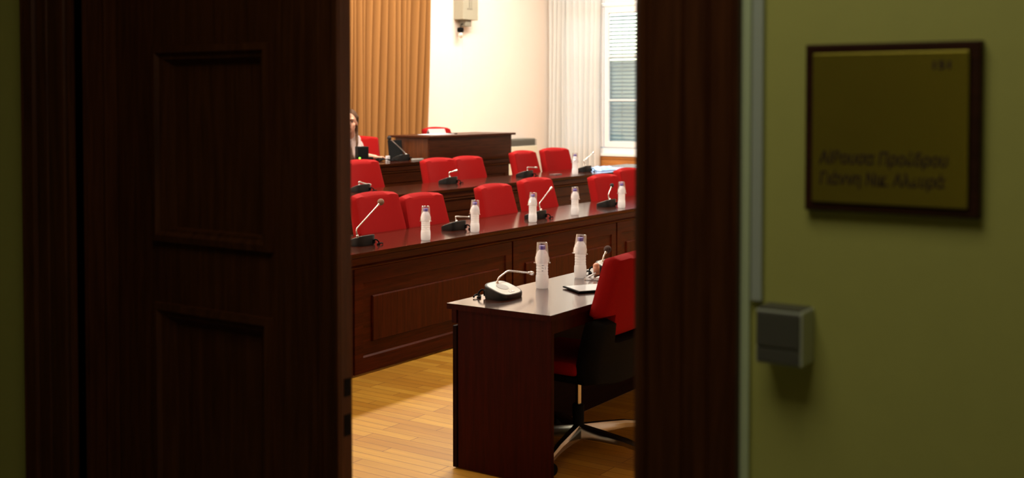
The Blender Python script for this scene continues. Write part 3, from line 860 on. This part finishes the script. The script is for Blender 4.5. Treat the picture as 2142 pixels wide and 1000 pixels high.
b.sphere(hc+upv*.03+fd*-.012, .1, 24, 18, (.76, .93, .90), HR)                       # skull
b.sphere(hp(0, .022, -.035), .1, 24, 18, (.60, .66, .82), HR)                        # face
b.sphere(hp(0, .052, -.088), .03, 16, 12, (.95, .8, .8), HR)                         # chin
for s in (-1, 1):
    b.sphere(hp(s*.035, .052, -.028), .028, 14, 10, (1, .8, .9), HR)                 # cheeks
    b.sphere(hp(s*.073, -.012, -.012), .02, 12, 10, (.45, .8, 1.35), HR)             # ears
    b.capsule(hp(s*.010, .083, .028), hp(s*.045, .072, .030), .009, .008)            # brow ridge
b.capsule(hp(0, .086, .018), hp(0, .102, -.022), .008, .0115)                        # nose
b.sphere(hp(0, .093, -.027), .0125, 12, 10, (1.3, .9, .8), HR)
b.sphere(hp(0, .080, -.058), .016, 14, 10, (1.4, .6, .75), HR)                       # mouth
b.capsule(hp(0, -.02, -.06), neck0, .050, .054)
b.capsule(neck0, chest, .060, .10)
b.capsule(chest+lf*.06, waist+lf*.035, .095, .09); b.capsule(chest-lf*.06, waist-lf*.035, .095, .09)
b.capsule(waist, hips, .115, .13)
for s, sh, el, ha in ((1, shL, elL, haL), (-1, shR, elR, haR)):
    b.capsule(neck0, sh, .050, .050); b.capsule(sh, el, .046, .036); b.capsule(el, ha, .036, .022)
    hd = (ha-el).normalized(); hd.z = min(hd.z, -.1); hd.normalize(); sd = Vector((-hd.y, hd.x, 0)).normalized()*s
    palm = ha+hd*.05
    b.capsule(ha+sd*.014, palm+sd*.020, .015, .0135); b.capsule(ha-sd*.014, palm-sd*.022, .015, .0125); b.capsule(ha, palm, .015, .013)
    for k, (off, ln) in enumerate(((.030, .062), (.010, .072), (-.010, .066), (-.029, .052))):
        p0 = palm+sd*off*.9; p1 = p0+hd*ln*.5+upv*.010; p2 = p1+hd*ln*.45-upv*.014
        b.capsule(p0, p1, .0088, .0082, 10); b.capsule(p1, p2, .0082, .0068, 10)
    th0 = ha+hd*.015+sd*.024; th1 = th0+hd*.035+sd*.020; th2 = th1+hd*.024-sd*.002-upv*.006
    b.capsule(th0, th1, .0115, .0095, 10); b.capsule(th1, th2, .0092, .0075, 10)
    kn = hips+fd*.40+lf*s*.09-upv*.06; an = kn+fd*-.03-upv*.40; an.z = .07
    b.capsule(hips+lf*s*.08, kn, .085, .058); b.capsule(kn, an, .054, .036); b.capsule(an-upv*.025, an+fd*.15-upv*.035, .034, .026)
me = remeshed(b, .006, 3)
body = link('body', me, 'skin', pw, True)
# blouse
b = B()
b.capsule(neck0-upv*.035+fd*-.012, chest, .080, .112)
b.capsule(chest+lf*.06, waist+lf*.035, .107, .103); b.capsule(chest-lf*.06, waist-lf*.035, .107, .103); b.capsule(waist, hips, .128, .138)
for sh, el in ((shL, elL), (shR, elR)):
    b.capsule(neck0-upv*.022, sh, .056, .054); b.capsule(sh, el, .053, .047)
link('blouse', remeshed(b, .008, 3), 'lace', pw, True)
b = B()
for s in (-1, 1):
    kn = hips+fd*.40+lf*s*.09-upv*.06; an = kn+fd*-.03-upv*.40; an.z = .09
    b.capsule(hips+lf*s*.08, kn, .100, .070); b.capsule(kn, an, .068, .055)
link('trousers', remeshed(b, .010, 3), 'trousers', pw, True)
# hair: cap swept back from the forehead, plus strands in front of her left shoulder
b = B()
b.sphere(hp(0, -.022, .042), .1, 26, 18, (.825, .94, .90), HR)
b.sphere(hp(0, -.095, .0), .05, 16, 12, (1, 1, 1.1), HR)
b.capsule(hp(.070, -.012, .05), hp(.078, -.022, -.015), .022, .012); b.capsule(hp(-.070, -.012, .05), hp(-.078, -.022, -.015), .022, .012)
b.capsule(hp(.062, -.05, -.02), hp(.068, -.04, -.10), .020, .016)
b.capsule(hp(.068, -.04, -.10), hp(.078, .035, -.20), .016, .013); b.capsule(hp(.078, .035, -.20), hp(.070, .060, -.29), .013, .006)
b.capsule(hp(-.068, -.04, -.10), hp(-.075, .035, -.20), .016, .010)
link('hair', remeshed(b, .006, 2), 'hair', pw, True)
for s in (-1, 1):
    B().sphere(hp(s*.031, .0735, .006), .0105, 14, 10, (1.35, .7, .7), HR).build('eye', 'eye', pw, True)
    B().tube([hp(s*.014, .092, .024), hp(s*.031, .088, .030), hp(s*.048, .074, .026)], [.0032, .0036, .002], 8).build('eyebrow', 'hair', pw, True)
B().sphere(hp(0, .0885, -.058), .0085, 16, 10, (2.3, .6, .8), HR).build('mouth', 'lips', pw, True)
mo = B().sphere((0, 0, .016), .03, 18, 10, (1, 1.6, .55)).build('computer_mouse', 'blackp', None, True); mo.location = (8.72, 7.475, 1.04)
tag(mo, 'small black computer mouse under the woman\'s hand', 'mouse')

# ------------------------------------------------------------------ light
def area(name, loc, rot, sx, sy, power, col):
    l = bpy.data.lights.new(name, 'AREA'); l.shape = 'RECTANGLE'; l.size = sx; l.size_y = sy; l.energy = power; l.color = col
    o = bpy.data.objects.new(name, l); COL.objects.link(o); o.location = loc; o.rotation_euler = rot
    return o
WARM = (1., .93, .80)
for x in (4.4, 7.2, 9.8, 11.9):
    area('ceiling_lamp_rear', (x, 7.25, CE-.12), (0, 0, 0), 2.0, .30, 166, WARM)
for x in (6.5, 9.5):
    area('ceiling_lamp_front', (x, 3.7, CE-.12), (0, 0, 0), 1.6, .35, 140, WARM)
area('corridor_lamp', (.80, .85, 3.2), (0, 0, 0), 1.2, 1.2, 15., (1., .95, .74))

wd = bpy.data.worlds.new('world'); scn.world = wd; wd.use_nodes = True
N = wd.node_tree.nodes; L = wd.node_tree.links
bg = N['Background']
sky = N.new('ShaderNodeTexSky'); sky.sky_type = 'NISHITA'; sky.sun_disc = False
sky.sun_elevation = math.radians(48); sky.sun_rotation = math.radians(200)
hz = N.new('ShaderNodeVectorMath'); hz.operation = 'MULTIPLY'; hz.inputs[1].default_value = (1.12, 1.0, .80)
L.new(sky.outputs[0], hz.inputs[0]); L.new(hz.outputs[0], bg.inputs['Color']); bg.inputs['Strength'].default_value = .92
